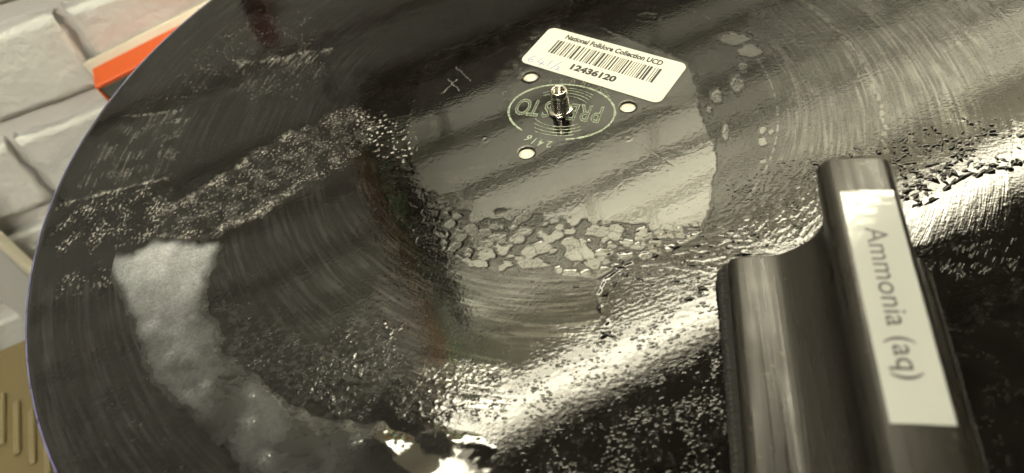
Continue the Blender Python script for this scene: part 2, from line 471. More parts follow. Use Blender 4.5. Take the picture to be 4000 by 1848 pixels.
DATA = {"poly":{"dry_main":[[-49.96,39.07],[-37.41,48.72],[-20.86,55.56],[-2.06,59.94],[22.88,50.38],[53.32,10.57],[51.52,-1.69],[48.57,-17.3],[47.3,-27.53],[47.65,-37.79],[44.0,-46.94],[40.07,-53.14],[34.51,-65.57],[31.36,-68.58],[21.19,-64.46],[7.09,-59.5],[-6.28,-53.46],[-19.99,-46.77],[-27.35,-42.63],[-39.84,-41.33],[-47.29,-35.16],[-52.79,-25.87],[-58.32,-13.5],[-60.06,1.19],[-57.75,17.06]],"islands":[[-71.52,-6.57],[-63.41,-3.5],[-56.67,-16.73],[-47.15,-33.96],[-27.22,-41.82],[-6.16,-52.91],[21.34,-63.94],[33.63,-68.13],[28.7,-72.76],[17.8,-75.54],[4.76,-77.63],[-5.59,-79.39],[-17.05,-75.18],[-18.7,-71.04],[-35.13,-68.56],[-44.65,-63.75],[-49.77,-56.26],[-59.75,-50.57],[-67.49,-34.07],[-71.32,-20.19]],"crackle":[[-79.89,7.63],[-69.73,25.89],[-55.78,41.13],[-41.29,53.81],[-20.05,60.98],[9.28,65.45],[18.98,57.7],[1.81,56.52],[-21.39,52.01],[-37.82,45.26],[-49.91,33.92],[-56.74,16.72],[-60.06,1.19],[-69.58,-7.18]],"blobs_right":[[42.07,59.58],[65.17,43.6],[84.13,21.5],[79.3,-11.44],[68.51,-40.57],[60.42,-49.59],[55.96,-51.94],[65.78,-28.78],[68.09,-7.5],[59.02,0.4],[63.29,18.78],[42.96,42.69]],"bumps_top":[[88.1,34.64],[104.27,32.08],[110.12,11.65],[102.09,2.73],[87.49,11.52],[82.89,23.76]],"right_grooves":[[101.92,36.82],[167.17,10.92],[151.59,-32.43],[134.94,-54.47],[111.98,-54.68],[84.98,-56.1],[77.69,-48.74],[67.44,-45.45],[77.27,-21.22],[81.91,5.16]],"right_ridges":[[157.07,14.93],[191.68,1.19],[148.33,-66.49],[138.93,-60.92],[141.53,-43.23],[149.58,-16.4]],"brushed_lamp":[[90.42,-76.64],[109.25,-75.58],[132.69,-71.2],[120.32,-94.18],[103.57,-94.46],[85.94,-94.98],[77.33,-89.97]],"right_drops":[[71.87,-51.95],[96.27,-50.87],[111.28,-49.27],[127.05,-46.53],[139.83,-52.15],[153.7,-58.1],[140.07,-79.38],[133.39,-71.43],[109.25,-75.58],[91.86,-77.08],[74.46,-60.14]],"right_fans":[[47.21,-51.68],[63.23,-49.22],[78.47,-48.99],[82.03,-62.5],[67.8,-80.89],[55.15,-85.68],[44.94,-80.66],[38.11,-72.21]],"wet_menisci":[[-0.2,-64.38],[21.03,-64.98],[34.16,-66.59],[55.92,-83.82],[39.48,-84.32],[30.46,-86.88],[23.72,-94.87],[10.66,-88.39],[-1.87,-80.93]],"hatch":[[-2.68,-77.63],[13.15,-79.99],[29.72,-86.68],[28.97,-93.4],[7.52,-99.01],[-3.91,-95.04],[-5.58,-85.92]],"center_streaks":[[-50.09,-58.95],[-34.32,-68.79],[-17.15,-75.67],[-4.17,-80.29],[-6.65,-93.37],[-16.85,-99.94],[-32.47,-100.39],[-42.63,-90.45],[-50.53,-76.71]],"lamp_lumps":[[-39.89,-112.27],[-36.77,-102.83],[-20.89,-100.69],[-5.05,-99.38],[11.72,-95.44],[29.82,-88.71],[34.85,-88.11],[28.72,-109.13],[13.03,-115.47],[-10.7,-121.07],[-30.22,-127.3],[-41.78,-132.05],[-43.42,-120.29]],"dark_drops":[[-33.08,-123.54],[-9.91,-118.03],[14.06,-112.32],[29.23,-105.67],[14.07,-157.74],[-44.63,-144.73],[-41.78,-132.05]],"edge_column":[[-80.19,-0.99],[-71.52,-6.57],[-65.86,-37.0],[-49.71,-55.72],[-50.95,-66.28],[-62.03,-75.62],[-56.9,-89.53],[-39.45,-100.39],[-40.15,-113.85],[-53.17,-110.66],[-65.79,-99.89],[-75.41,-77.01],[-77.47,-50.06],[-81.12,-27.5]],"lower_lumps":[[-127.47,-58.03],[-119.31,-63.33],[-108.81,-69.16],[-94.47,-79.78],[-80.12,-70.76],[-69.26,-83.48],[-70.05,-94.39],[-77.52,-101.29],[-81.77,-110.28],[-88.5,-107.84],[-99.97,-100.9],[-109.67,-90.69],[-123.3,-79.0]],"lower_smooth":[[-130.25,-35.07],[-118.18,-18.98],[-99.1,-8.97],[-86.5,-15.53],[-79.14,-47.31],[-80.03,-68.74],[-94.47,-79.78],[-108.81,-69.16],[-127.56,-56.95],[-132.04,-45.99]],"lower_streaks":[[-80.74,-103.91],[-69.79,-90.82],[-51.48,-97.32],[-40.54,-107.07],[-42.59,-119.7],[-54.07,-117.73],[-69.93,-113.13]],"left_streaks":[[-201.08,-24.57],[-169.27,-33.41],[-158.25,-56.08],[-150.1,-75.96],[-137.86,-95.1],[-122.23,-113.43],[-115.31,-129.06],[-168.44,-117.28],[-186.94,-81.48],[-198.89,-44.26]],"upper_left":[[-151.15,151.61],[-62.26,115.45],[-66.47,44.92],[-78.08,28.73],[-99.36,26.28],[-130.97,24.21],[-154.59,11.0],[-181.27,40.55],[-180.14,66.96]],"strip_block":[[-180.43,54.99],[-153.78,52.78],[-154.02,31.7],[-156.43,9.44],[-192.74,12.12],[-190.44,37.22]],"strip_specks":[[-195.01,10.72],[-156.43,9.44],[-151.51,-16.76],[-160.39,-18.57],[-177.9,-17.24],[-191.69,-15.77],[-194.77,-4.11]],"strip_diag":[[-153.24,-7.23],[-139.24,0.65],[-119.93,14.61],[-101.44,23.83],[-85.52,29.63],[-75.08,24.49],[-70.57,10.56],[-84.23,-2.55],[-101.06,-8.36],[-111.64,-14.47],[-117.21,-19.27],[-136.66,-26.05],[-148.7,-20.09]],"strip_low":[[-190.36,-28.14],[-169.92,-29.74],[-167.29,-36.82],[-187.59,-36.33]],"bubbles":[[-79.19,27.49],[-69.98,21.18],[-58.37,9.56],[-57.62,-5.36],[-63.81,-9.01],[-74.02,2.79],[-80.6,16.92]],"strip_upper":[[-132.07,78.47],[-89.23,72.4],[-90.48,64.35],[-103.77,37.47],[-129.76,53.14]],"yellow_specks":[[-153.21,94.97],[-130.21,115.56],[-99.92,103.81],[-92.72,72.72],[-134.58,72.78],[-155.74,55.15],[-167.54,59.17]],"fan":[[87.77,-94.49],[117.79,-99.59],[110.28,-110.59],[91.97,-106.92],[83.54,-104.11]],"label_halo":[[-22.37,24.25],[-17.28,36.07],[-11.04,40.88],[-0.96,53.75],[7.4,56.32],[33.84,33.26],[56.55,11.06],[54.46,-2.72],[47.29,-10.95],[35.45,-11.38],[12.93,8.65],[-8.63,24.4],[-14.41,21.46],[-18.7,8.53]],"puddle":[[-176.92,-22.41],[-175.39,-20.42],[-163.38,-23.84],[-155.48,-19.37],[-147.47,-22.31],[-136.6,-26.68],[-130.92,-27.1],[-129.51,-30.53],[-131.09,-36.0],[-132.7,-43.57],[-133.35,-51.11],[-131.93,-56.83],[-126.96,-64.36],[-125.43,-70.75],[-126.06,-75.44],[-120.66,-81.55],[-115.48,-86.53],[-110.44,-91.38],[-105.48,-97.84],[-98.4,-103.8],[-91.54,-107.93],[-84.79,-110.37],[-77.31,-111.35],[-71.68,-116.69],[-61.34,-116.78],[-50.92,-121.62],[-45.64,-127.44],[-44.7,-134.85],[-43.32,-145.02],[-112.42,-129.7],[-118.33,-115.87],[-126.63,-106.08],[-132.73,-98.87],[-139.81,-92.05],[-147.43,-83.09],[-151.98,-74.54],[-156.17,-63.75],[-158.25,-56.08],[-163.03,-48.47],[-166.84,-41.98],[-170.51,-34.22]]},"line":{"l1":[[-180.88,57.68],[-171.5,55.37],[-162.37,54.33],[-153.86,52.47]],"l2":[[-170.31,47.46],[-161.28,46.1],[-154.7,46.38]],"l3":[[-193.52,10.97],[-186.33,10.87],[-178.19,11.19],[-169.08,11.93],[-156.72,11.66]],"l4":[[-131.46,78.25],[-117.21,74.42],[-104.38,75.09],[-89.23,72.4]],"l5":[[-154.7,46.38],[-155.14,32.06],[-155.12,11.16]],"l6":[[-153.24,-7.23],[-143.08,-0.91],[-129.73,7.53],[-117.9,15.45],[-105.62,22.09]],"l7":[[-152.5,-20.23],[-136.78,-24.79],[-127.59,-21.26],[-117.27,-17.97],[-110.71,-13.44],[-103.02,-9.11]],"l8":[[-151.43,-17.42],[-153.57,-8.45],[-154.51,2.57]],"scratch1":[[-43.8,25.94],[-36.62,32.63]],"scratch2":[[-40.23,33.9],[-36.5,25.05]],"scratch3":[[-36.16,40.76],[-31.3,29.9]],"film_bead":[[-6.57,-96.2],[-7.09,-90.39],[-7.09,-85.51],[-3.79,-80.4],[0.4,-78.49],[6.06,-75.91]],"dark_line":[[21.02,-23.07],[25.39,-29.28],[29.03,-35.78],[31.75,-40.29]]},"pit":[[-151.36,-58.42],[-130.74,-87.23],[-115.35,-103.04],[-83.9,-116.93],[-143.06,-72.52],[-110.2,-115.44],[-135.82,-88.65]],"blob":[[77.69,10.04,4.03,-1.48,-1.22,-3.23],[74.78,18.85,5.02,-1.88,-1.12,-3.06],[66.35,-6.89,1.91,-0.67,-1.5,-4.08],[56.94,-11.26,1.74,-0.6,-1.03,-2.94],[53.54,-30.28,0.84,-0.27,-1.31,-3.66],[65.91,-33.25,1.06,-0.35,-0.81,-2.05],[68.38,-34.48,0.65,-0.21,-0.57,-1.44],[63.73,-38.35,1.14,-0.37,-0.82,-2.12],[60.5,-47.09,0.96,-0.3,-0.39,-1.01],[45.15,54.38,4.53,-1.78,-0.7,-2.48],[47.15,45.82,3.46,-1.34,-0.59,-2.06],[46.85,-9.3,1.59,-0.54,-0.7,-2.16],[71.74,2.29,1.24,-0.45,-0.75,-1.99],[52.04,-17.01,0.77,-0.26,-0.54,-1.57]],"big":[[97.71,-72.96,2.22,0.34,-0.23,-1.01],[107.1,-70.28,1.89,-1.62,-0.84,-1.1],[102.61,-78.65,2.59,0.64,-0.17,-0.96],[97.93,-78.91,2.24,0.55,-0.14,-0.86],[109.51,-75.09,1.78,0.6,-0.13,-1.15],[112.55,-73.37,1.34,1.19,0.31,-0.62],[115.99,-72.46,3.01,0.74,-0.26,-1.29],[121.83,-72.52,2.66,0.66,-0.27,-1.19],[125.13,-72.62,1.66,-0.29,-0.58,-1.1],[130.42,-72.86,1.96,-0.35,-0.58,-1.11],[104.02,-68.14,0.99,-0.64,-0.59,-0.87],[102.79,-65.62,0.88,-0.56,-0.53,-0.77],[110.19,-67.7,1.85,-1.2,-0.53,-0.77],[114.08,-69.87,1.08,-1.63,-0.73,-0.73],[118.24,-69.98,1.0,-0.32,-0.46,-0.81],[102.93,-71.79,1.44,-0.45,-0.42,-0.8],[111.5,-64.5,0.88,-0.28,-0.45,-0.83],[122.56,-69.8,1.0,-0.31,-0.46,-0.8],[126.54,-70.22,1.07,-0.71,-0.57,-0.76],[133.39,-71.43,1.13,-0.35,-0.73,-1.19],[135.05,-71.47,0.54,-1.25,-1.24,-1.06],[99.63,-66.78,0.44,-1.66,-0.61,-0.44],[95.15,-74.69,1.37,-0.85,-0.56,-0.84],[113.21,-66.85,1.44,1.02,0.11,-0.5],[120.93,-67.48,1.27,1.41,0.29,-0.34],[-7.63,-100.34,2.04,-0.53,-0.3,-1.19],[-4.44,-86.23,1.31,0.78,0.27,-0.76],[-0.84,-83.24,0.83,1.0,0.43,-0.52],[-7.58,-90.74,0.6,-0.16,-0.44,-1.79],[1.94,-77.36,1.78,0.09,-0.05,-0.89],[3.08,-80.78,1.22,-0.33,-0.23,-0.85],[16.21,-69.68,1.31,-0.08,-0.11,-0.73],[21.47,-74.45,1.77,-0.1,-0.16,-0.91],[27.72,-75.71,1.41,-0.24,-0.2,-0.79],[23.84,-82.48,1.05,-0.29,-0.28,-0.85],[24.26,-92.11,1.46,-0.77,-0.38,-0.76],[19.09,-94.57,1.98,-0.11,-0.14,-0.81],[17.44,-87.28,1.03,-0.28,-0.21,-0.64],[34.62,-86.53,1.46,-0.41,-0.3,-0.83],[40.0,-82.91,2.29,-0.39,-0.2,-0.67],[14.3,-76.13,1.07,-0.31,-0.29,-0.97],[-12.55,-81.02,1.12,-0.06,-0.04,-0.49]]}

def sdf(poly, X, Y, pad=8.0):
    """signed distance in mm, positive inside; -pad far away"""
    P = np.asarray(poly, np.float32)
    out = np.full(X.shape, -pad, np.float32)
    sel = np.where((X > P[:, 0].min() - pad) & (X < P[:, 0].max() + pad) & (Y > P[:, 1].min() - pad) & (Y < P[:, 1].max() + pad))[0]
    x = X[sel]; y = Y[sel]
    d2 = np.full(x.shape, 1e9, np.float32); ins = np.zeros(x.shape, bool)
    for i in range(len(P)):
        a = P[i]; b = P[(i + 1) % len(P)]
        ex, ey = b - a; wx = x - a[0]; wy = y - a[1]
        t = np.clip((wx * ex + wy * ey) / max(ex * ex + ey * ey, 1e-9), 0, 1)
        d2 = np.minimum(d2, (wx - ex * t) ** 2 + (wy - ey * t) ** 2)
        c = ((a[1] > y) != (b[1] > y)) & (x < ex * (y - a[1]) / (ey if abs(ey) > 1e-9 else 1e-9) + a[0])
        ins ^= c
    d = np.sqrt(d2)
    out[sel] = np.where(ins, d, -d)
    return np.maximum(out, -pad)

def ldist(pts, X, Y, pad=4.0):
    P = np.asarray(pts, np.float32)
    out = np.full(X.shape, pad, np.float32); par = np.zeros(X.shape, np.float32)
    sel = np.where((X > P[:, 0].min() - pad) & (X < P[:, 0].max() + pad) & (Y > P[:, 1].min() - pad) & (Y < P[:, 1].max() + pad))[0]
    x = X[sel]; y = Y[sel]; best = np.full(x.shape, pad, np.float32)
    for i in range(len(P) - 1):
        a = P[i]; b = P[i + 1]; ex, ey = b - a
        t = np.clip(((x - a[0]) * ex + (y - a[1]) * ey) / (ex * ex + ey * ey), 0, 1)
        best = np.minimum(best, np.hypot(x - a[0] - ex * t, y - a[1] - ey * t))
    out[sel] = best
    return out

# ------------------------------------------------------------------ the disc
R = 203.0
HOLES = [(-7.4, 24.3), (24.6, -5.6), (-16.8, -17.9)]
HOLE_R = 3.15
PO, LI = DATA['poly'], DATA['line']

def axis(lo, hi, f0, f1, step, coarse):
    a = list(np.arange(lo, f0, coarse)); b = list(np.arange(f0, f1, step)); c = list(np.arange(f1, hi + coarse, coarse))
    return np.array(a + b + c, np.float32)
gx = axis(-205, 205, -204.2, 176, 0.385, 1.6)
gy = np.concatenate([axis(-205, -60, -172, -60, 0.33, 1.6)[:-1], np.arange(-60, 40, 0.40), np.arange(40, 160, 0.48), np.arange(160, 206.5, 1.6)]).astype(np.float32)
gy = np.unique(np.round(gy, 3))
GX, GY = np.meshgrid(gx, gy)
X = GX.ravel(); Y = GY.ravel()
RR = np.hypot(X, Y); TH = np.arctan2(Y, X)

def surface(X, Y, RR, TH):
    """height (mm), dryness, residue, roughness of the wet lacquer face"""
    w1 = pn(X / 7, Y / 7, 1); w2 = pn(X / 2.4, Y / 2.4, 2); w3 = pn(X / 1.0, Y / 1.0, 3)
    ragged = 0.9 * w1 + 0.55 * w2 + 0.28 * w3
    arc = ((TH - 1.35) % (2 * np.pi)) * 110.0
    def mask(name, soft=1.0, rag=1.0):
        d = sdf(PO[name], X, Y) + rag * ragged
        return sst(-soft, soft, d)
    H = 0.0042 * pn(X / 2.6, Y / 2.0, 11) + 0.0040 * pn(X / 1.3, Y / 1.1, 13) + 0.03 * pn(X / 34, Y / 34, 12)
    rough = np.zeros_like(X); res = np.zeros_like(X)
    # --- where the film has drawn back
    d_main = sdf(PO['dry_main'], X, Y) + 0.9 * ragged
    dry = sst(-.15, .2, d_main)
    film = np.clip(-d_main, 0, 3)                       # distance into the film
    xw = X + 1.2 * w1 + .5 * w2; yw = Y + 1.2 * pn(X / 7, Y / 7, 21) + .5 * pn(X / 2.4, Y / 2.4, 22)
    ca = math.radians(-16); xr = xw * math.cos(ca) + yw * math.sin(ca); yr = -xw * math.sin(ca) + yw * math.cos(ca)
    def lobes(sx, sy, seed, share, rmin, rmax):
        """rounded, merging dry patches: signed size (positive inside) of the nearest ones"""
        gx_, gy_ = xr / sx, yr / sy
        ix, iy = np.floor(gx_), np.floor(gy_); b1 = np.full(X.shape, -9., np.float32); b2 = b1.copy()
        for dx in (-1, 0, 1):
            for dy in (-1, 0, 1):
                cx, cy = ix + dx, iy + dy
                r_ = rmin + (rmax - rmin) * h2(cx, cy, seed + 2)
                s_ = r_ - np.hypot(cx + h2(cx, cy, seed) - gx_, cy + h2(cx, cy, seed + 1) - gy_)
                s_ = np.where(h2(cx, cy, seed + 3) < share, s_, -9)
                m = s_ > b1
                b2 = np.where(m, b1, np.maximum(b2, s_)); b1 = np.where(m, s_, b1)
        return b1 * sx, b2 * sx
    mi = mask('islands', .4, .6)
    b1, b2 = lobes(5.2, 4.3, 31, .92, .26, .56)
    c1, c2 = lobes(2.6, 2.2, 37, .55, .30, .60)
    b1 = b1 + .22 * w3 + .15 * w2
    crack = sst(.42, .16, np.where(b2 > -.3, b1 - b2, 9))
    body = np.maximum(b1, np.where(pn(X / 9, Y / 9, 38) > .0, c1, -9))
    isl = sst(-.06, .10, body) * (1 - .85 * crack) * mi
    dry = np.maximum(dry, isl)
    film = np.where(mi > .5, np.minimum(film, np.clip(-body, 0, 1.2)), film)
    # cells with dark outlines up the left of the label
    g1, g2, gid = worley((X + .5 * w1) / 5.2, (Y + .5 * w2) / 5.8, 41)
    mc = mask('crackle', 1.2, 1.4)
    cell = np.exp(-((g2 - g1) / .10) ** 2) * mc
    dry = np.maximum(dry, .45 * mc * sst(.12, .2, g2 - g1) * (gid < .7))
    for i, b in enumerate(DATA['blob']):
        a = np.array([[b[2], b[4]], [b[3], b[5]]]); inv = np.linalg.inv(a)
        sel = np.where((abs(X - b[0]) < 9) & (abs(Y - b[1]) < 9))[0]
        p = inv @ np.stack([X[sel] - b[0] + .4 * w2[sel], Y[sel] - b[1] + .4 * w3[sel]])
        rr = np.hypot(p[0], p[1]) + .25 * w2[sel]
        v = sst(1.08, .95, rr)
        dry[sel] = np.maximum(dry[sel], v); film[sel] = np.minimum(film[sel], np.clip((rr - 1) * 2, 0, 3))
    # arcs where the film breaks over the groove edges
    arc_n = pn(arc / 3.0, RR * 0 + 3.3, 51) + .5 * pn(arc / 1.1, RR * 0 + 1.3, 52)
    right = sst(-.9, -.6, TH) * sst(1.35, 1.0, TH)
    d385 = np.abs(RR - 78.6 - .15 * pn(arc / 6, arc * 0, 53))
    ring = sst(.42, .25, d385) * (arc_n > -.12) * sst(-1.05, -.8, TH) * sst(1.2, .9, TH)
    d56 = np.abs(RR - 113.3 - .6 * pn(arc / 5, arc * 0, 54))
    ring2 = sst(0, .35, 1.5 * (.45 + pn(arc / 2.6, RR / 1.4, 55)) - d56) * right
    dry = np.maximum(dry, np.maximum(ring * .8, ring2 * .7))
    lower = sst(50, 5, Y - .2 * X) * (.15 + .85 * sst(-60, -36, X))
    H += (.012 + .04 * lower) * (1 - np.exp(-film / .5)) + .022 * cell
    # lip of the film
    H += (.01 + .03 * lower) * np.exp(-((film - .7) / .45) ** 2) * (film > .05)
    # --- tangential brush and groove streaks
    st = pn(RR / 1.1, arc / 22, 61)
    st2 = pn(RR / 2.6, arc / 34, 63)
    mk = {k: mask(k, s, r) for k, s, r in (('right_grooves', 6, 2), ('left_streaks', 4, 1), ('upper_left', 8, 3), ('center_streaks', 4, 2), ('lower_streaks', 3, 1),
          ('brushed_lamp', 1.2, 1), ('lower_smooth', 5, 2), ('edge_column', 4, 2), ('right_fans', 4, 2), ('lamp_lumps', 4, 2), ('lower_lumps', 3, 2), ('hatch', 3, 1),
          ('wet_menisci', 3, 1.5), ('strip_diag', 2, 1.5), ('strip_specks', 2, 1.5), ('strip_low', 2, 1), ('bumps_top', 3, 1), ('right_drops', 4, 2), ('dark_drops', 6, 2))}
    open_ = 1 - .97 * sst(-2, 2, d_main)
    patch = sst(-.5, .5, pn(X / 11, Y / 11, 66) + .5 * pn(RR / 5, arc / 40, 67))
    band = sst(-.4, .5, pn(RR / 3.5, arc / 70, 68) + .35 * w1)
    relS = .10 + .55 * mk['right_grooves'] * (.4 + .6 * band) + .50 * mk['left_streaks'] * (.25 + .75 * band) + .34 * mk['upper_left'] * (.3 + .7 * band) + .7 * mk['center_streaks'] * (.35 + .65 * band)
    relS += .8 * mk['lower_streaks'] + 1.0 * mk['brushed_lamp'] + .45 * mk['lower_smooth'] * (.2 + .8 * band) + .8 * mk['edge_column'] * (.4 + .6 * band) + .3 * mk['right_fans'] + 0 * mk['lamp_lumps']
    relS = np.clip(relS, 0, 1.2) * open_ * (1 - .8 * isl)
    relG = .6 * mk['lower_lumps'] * (.25 + .75 * patch) + .12 * mk['edge_column'] * patch + .25 * mk['lower_streaks'] * patch + .12 * mk['right_fans']
    relG += .12 * mk['right_grooves'] * patch + .4 * (mk['strip_diag'] + mk['strip_specks'] + mk['strip_low']) + .08 * mk['center_streaks'] * (1 - patch) + .4 * mk['bumps_top'] + .08 * mk['right_drops'] + .15 * mk['hatch'] + .15 * mk['wet_menisci']
    relG += .12 * mk['upper_left'] * patch + .20 * mk['left_streaks'] * (patch > .6)
    relG = np.clip(relG, 0, 1.2) * open_ * (1 - .8 * isl)
    relief = np.stack([relS, relG, np.clip(.6 + .4 * open_ - .6 * np.maximum(mk['lamp_lumps'], mk['dark_drops']), .05, 1)], 1)
    draw = sst(.0, .35, pn(RR / 1.5, arc / 30, 101) + .5 * pn(RR / .8, arc / 10, 102) + .45 * pn(RR / 6, arc / 60, 103) + .15 * w3)
    zone = np.clip(.55 * mk['left_streaks'] + .45 * mk['upper_left'] + .6 * mk['lower_smooth'] + .55 * mk['right_grooves'] + .7 * mk['center_streaks'] + .5 * mk['edge_column'] + .6 * mk['lower_streaks'] + .6 * mk['brushed_lamp'], 0, 1)
    wide = sst(-.35, .35, pn(RR / 9, arc / 45, 104) + .6 * pn(X / 28, Y / 28, 105) + .25 * w1)
    dry = np.maximum(dry, .95 * zone * draw * open_ * (.42 + .58 * wide) * (.55 + .45 * patch))
    relS = relS * (.6 + .4 * wide)
    relief[:, 0] = relS
    spl = sst(.06, .26, pn(X / 2.4, Y / 1.7, 111) + .6 * pn(X / .9, Y / .8, 112) + .5 * pn(X / 8, Y / 8, 113) - .02)
    dry = np.maximum(dry, .65 * mk['lower_lumps'] * spl)
    S = np.full_like(X, .001)
    S += .003 * mk['right_grooves'] + .003 * mk['left_streaks'] + .002 * mk['upper_left'] + .006 * mk['center_streaks'] * band + .005 * mk['lower_streaks'] + .004 * mk['edge_column']
    S *= open_
    H += S * st + S * .6 * st2
    H += .055 * mask('right_ridges', 5, 2) * np.clip(pn(RR / 2.2, arc / 34, 64), -.1, 1)
    H += .035 * mk['left_streaks'] * np.clip(pn(RR / 2.6, arc / 60, 65) - .1, 0, 1)
    # --- lumps of unspread liquid
    lump = np.clip(pn(X / 1.7, Y / 1.7, 71) + .55 * pn(X / .85, Y / .85, 72) + .05, 0, 2)
    lst = np.clip(pn(RR / 1.1, arc / 4.5, 73) + .4 * w3, 0, 2)
    A = .17 * mk['lower_lumps'] * sst(-.6, .3, pn(X / 14, Y / 14, 78)) + .003 * mask('lamp_lumps', 3, 2) + .05 * mask('bumps_top', 2, 1)
    A += .016 * mask('edge_column', 2.5, 1.5) * (.4 + .6 * (w1 > -.1)) + .045 * mask('lower_streaks', 3, 1)
    H += A * lump
    H += .06 * mask('right_fans', 3, 2) * lst + .07 * mask('wet_menisci', 2, 1.5) * np.clip(pn(xr / 4.5, yr / 1.3, 74), 0, 1)
    fine = np.clip(pn(X / .8, Y / .8, 75) - .1, 0, 1)
    H += (.05 * mask('right_grooves', 6, 3) * sst(-.1, .4, pn(X / 16, Y / 16, 76)) + .02 * mask('upper_left', 6, 2)) * fine
    # hatched strokes of the brush
    ha = math.radians(-8); hx = X * math.sin(ha) + Y * math.cos(ha)
    H += .006 * mask('hatch', 2, 1) * np.sin(hx * 2 * np.pi / 1.6 + 1.5 * w2) + .007 * mask('hatch', 2, 1) * w3
    for nm, a, hw in (('film_bead', .16, .6), ('dark_line', -.02, .2)):
        d = ldist(LI[nm], X + .3 * w2, Y + .3 * w3)
        H += a * np.exp(-(d / hw) ** 2)
    # --- dried white residue
    sp1 = sst(.30, .75, pn(RR / .95, arc / 1.05, 81) + .55 * pn(X / .62, Y / .62, 82) + .35 * w1)
    stw = sst(.05, .7, pn(RR / 1.1, arc / 9, 83) + .35 * w3 + .3 * w1)
    edge_s = lambda nm, wd: np.exp(-(sdf(PO[nm], X, Y) / wd) ** 2)
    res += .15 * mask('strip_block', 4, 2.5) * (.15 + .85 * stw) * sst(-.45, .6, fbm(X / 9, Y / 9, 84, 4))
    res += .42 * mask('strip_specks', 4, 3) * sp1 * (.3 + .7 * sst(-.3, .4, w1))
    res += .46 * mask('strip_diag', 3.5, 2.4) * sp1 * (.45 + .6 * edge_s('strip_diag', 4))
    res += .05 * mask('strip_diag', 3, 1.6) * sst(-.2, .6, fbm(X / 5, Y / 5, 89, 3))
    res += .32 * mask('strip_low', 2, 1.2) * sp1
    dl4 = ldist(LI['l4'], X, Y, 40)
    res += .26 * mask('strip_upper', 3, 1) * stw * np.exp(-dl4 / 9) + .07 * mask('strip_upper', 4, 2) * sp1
    res += .10 * mask('yellow_specks', 9, 5) * sst(.35, .7, pn(RR / .8, arc / .9, 85) + .3 * w1)
    res += .7 * mask('bubbles', 3, 1.5) * sst(.42, .62, pn(X / 1.5, Y / 1.5, 86) + .3 * w3)
    hal = mask('label_halo', 2.5, 2)
    res += .075 * hal * sst(-.35, .6, fbm(X / 3.2, Y / 3.2, 87, 4)) * (.35 + .65 * sst(.2, -.6, pn(X / 14, Y / 14, 99) + .012 * X))
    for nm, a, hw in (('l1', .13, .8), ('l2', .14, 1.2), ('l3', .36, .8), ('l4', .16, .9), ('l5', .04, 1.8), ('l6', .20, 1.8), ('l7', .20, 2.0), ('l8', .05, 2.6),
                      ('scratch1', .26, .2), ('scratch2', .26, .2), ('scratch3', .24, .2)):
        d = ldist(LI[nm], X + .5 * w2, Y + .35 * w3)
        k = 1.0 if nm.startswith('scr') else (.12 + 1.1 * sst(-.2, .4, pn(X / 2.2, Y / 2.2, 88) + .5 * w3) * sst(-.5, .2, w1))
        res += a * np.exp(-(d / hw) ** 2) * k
    H += .12 * np.clip(res, 0, 1)
    rough += .5 * np.clip(res * 1.6, 0, 1) + .12 * hal
    rough += .05 * mask('right_grooves', 6, 2) + .03 * mask('left_streaks', 4, 1)
    for a, b in ((20.1, -22.1), (-30.6, -6.2)):
        d = np.hypot(X - a, Y - b)
        H += .10 * np.exp(-((d - 1.15) / .5) ** 2) - .06 * np.exp(-(d / .55) ** 2)
    edge = sst(R - 3.0, R - .2, RR)
    H -= .5 * edge ** 3
    near = np.minimum.reduce([np.hypot(X - a, Y - b) for a, b in HOLES])
    H -= .12 * np.exp(-np.clip(near - HOLE_R, 0, 9) / .35)
    return H, np.clip(dry, 0, 1), np.clip(res, 0, 1), np.clip(rough, 0, 1), relief

H, dry, res, rough, relief = surface(X, Y, RR, TH)

def grid_faces(keep_v, nx, ny):
    idx = np.arange(nx * ny).reshape(ny, nx)
    k = keep_v.reshape(ny, nx)
    f = np.stack([idx[:-1, :-1], idx[:-1, 1:], idx[1:, 1:], idx[1:, :-1]], -1).reshape(-1, 4)
    kk = (k[:-1, :-1] & k[:-1, 1:] & k[1:, 1:] & k[1:, :-1]).ravel()
    return f[kk]

def compact(V, F, cols):
    used = np.zeros(len(V), bool); used[F.ravel()] = True
    re = np.cumsum(used) - 1
    return V[used], re[F], [c[used] for c in cols]

# circle and holes: vertices of cells that straddle the outline are moved onto it
XX, YY = X.copy(), Y.copy()
lim = R + 0.62
out = RR > R
XX[out] = X[out] * R / RR[out]; YY[out] = Y[out] * R / RR[out]
keepv = RR < lim
for hx_, hy_ in HOLES + [(0.0, 0.0)]:
    hr = HOLE_R if (hx_, hy_) != (0.0, 0.0) else 3.0
    d = np.hypot(X - hx_, Y - hy_)
    keepv &= d > hr - 0.60
    m = (d < hr) & (d > 0)
    XX[m] = hx_ + (X[m] - hx_) * hr / d[m]; YY[m] = hy_ + (Y[m] - hy_) * hr / d[m]
F = grid_faces(keepv, len(gx), len(gy))
V, F, (sd, sr, sg, rel) = compact(np.stack([XX, YY, H], 1) * MM, F, [dry, res, rough, relief])

def set_state(o, r, g, b, name='state'):
    at = o.data.attributes.new(name, 'FLOAT_COLOR', 'POINT')
    c = np.ones((len(r), 4), np.float32); c[:, 0] = r; c[:, 1] = g; c[:, 2] = b
    at.data.foreach_set('color', c.ravel())

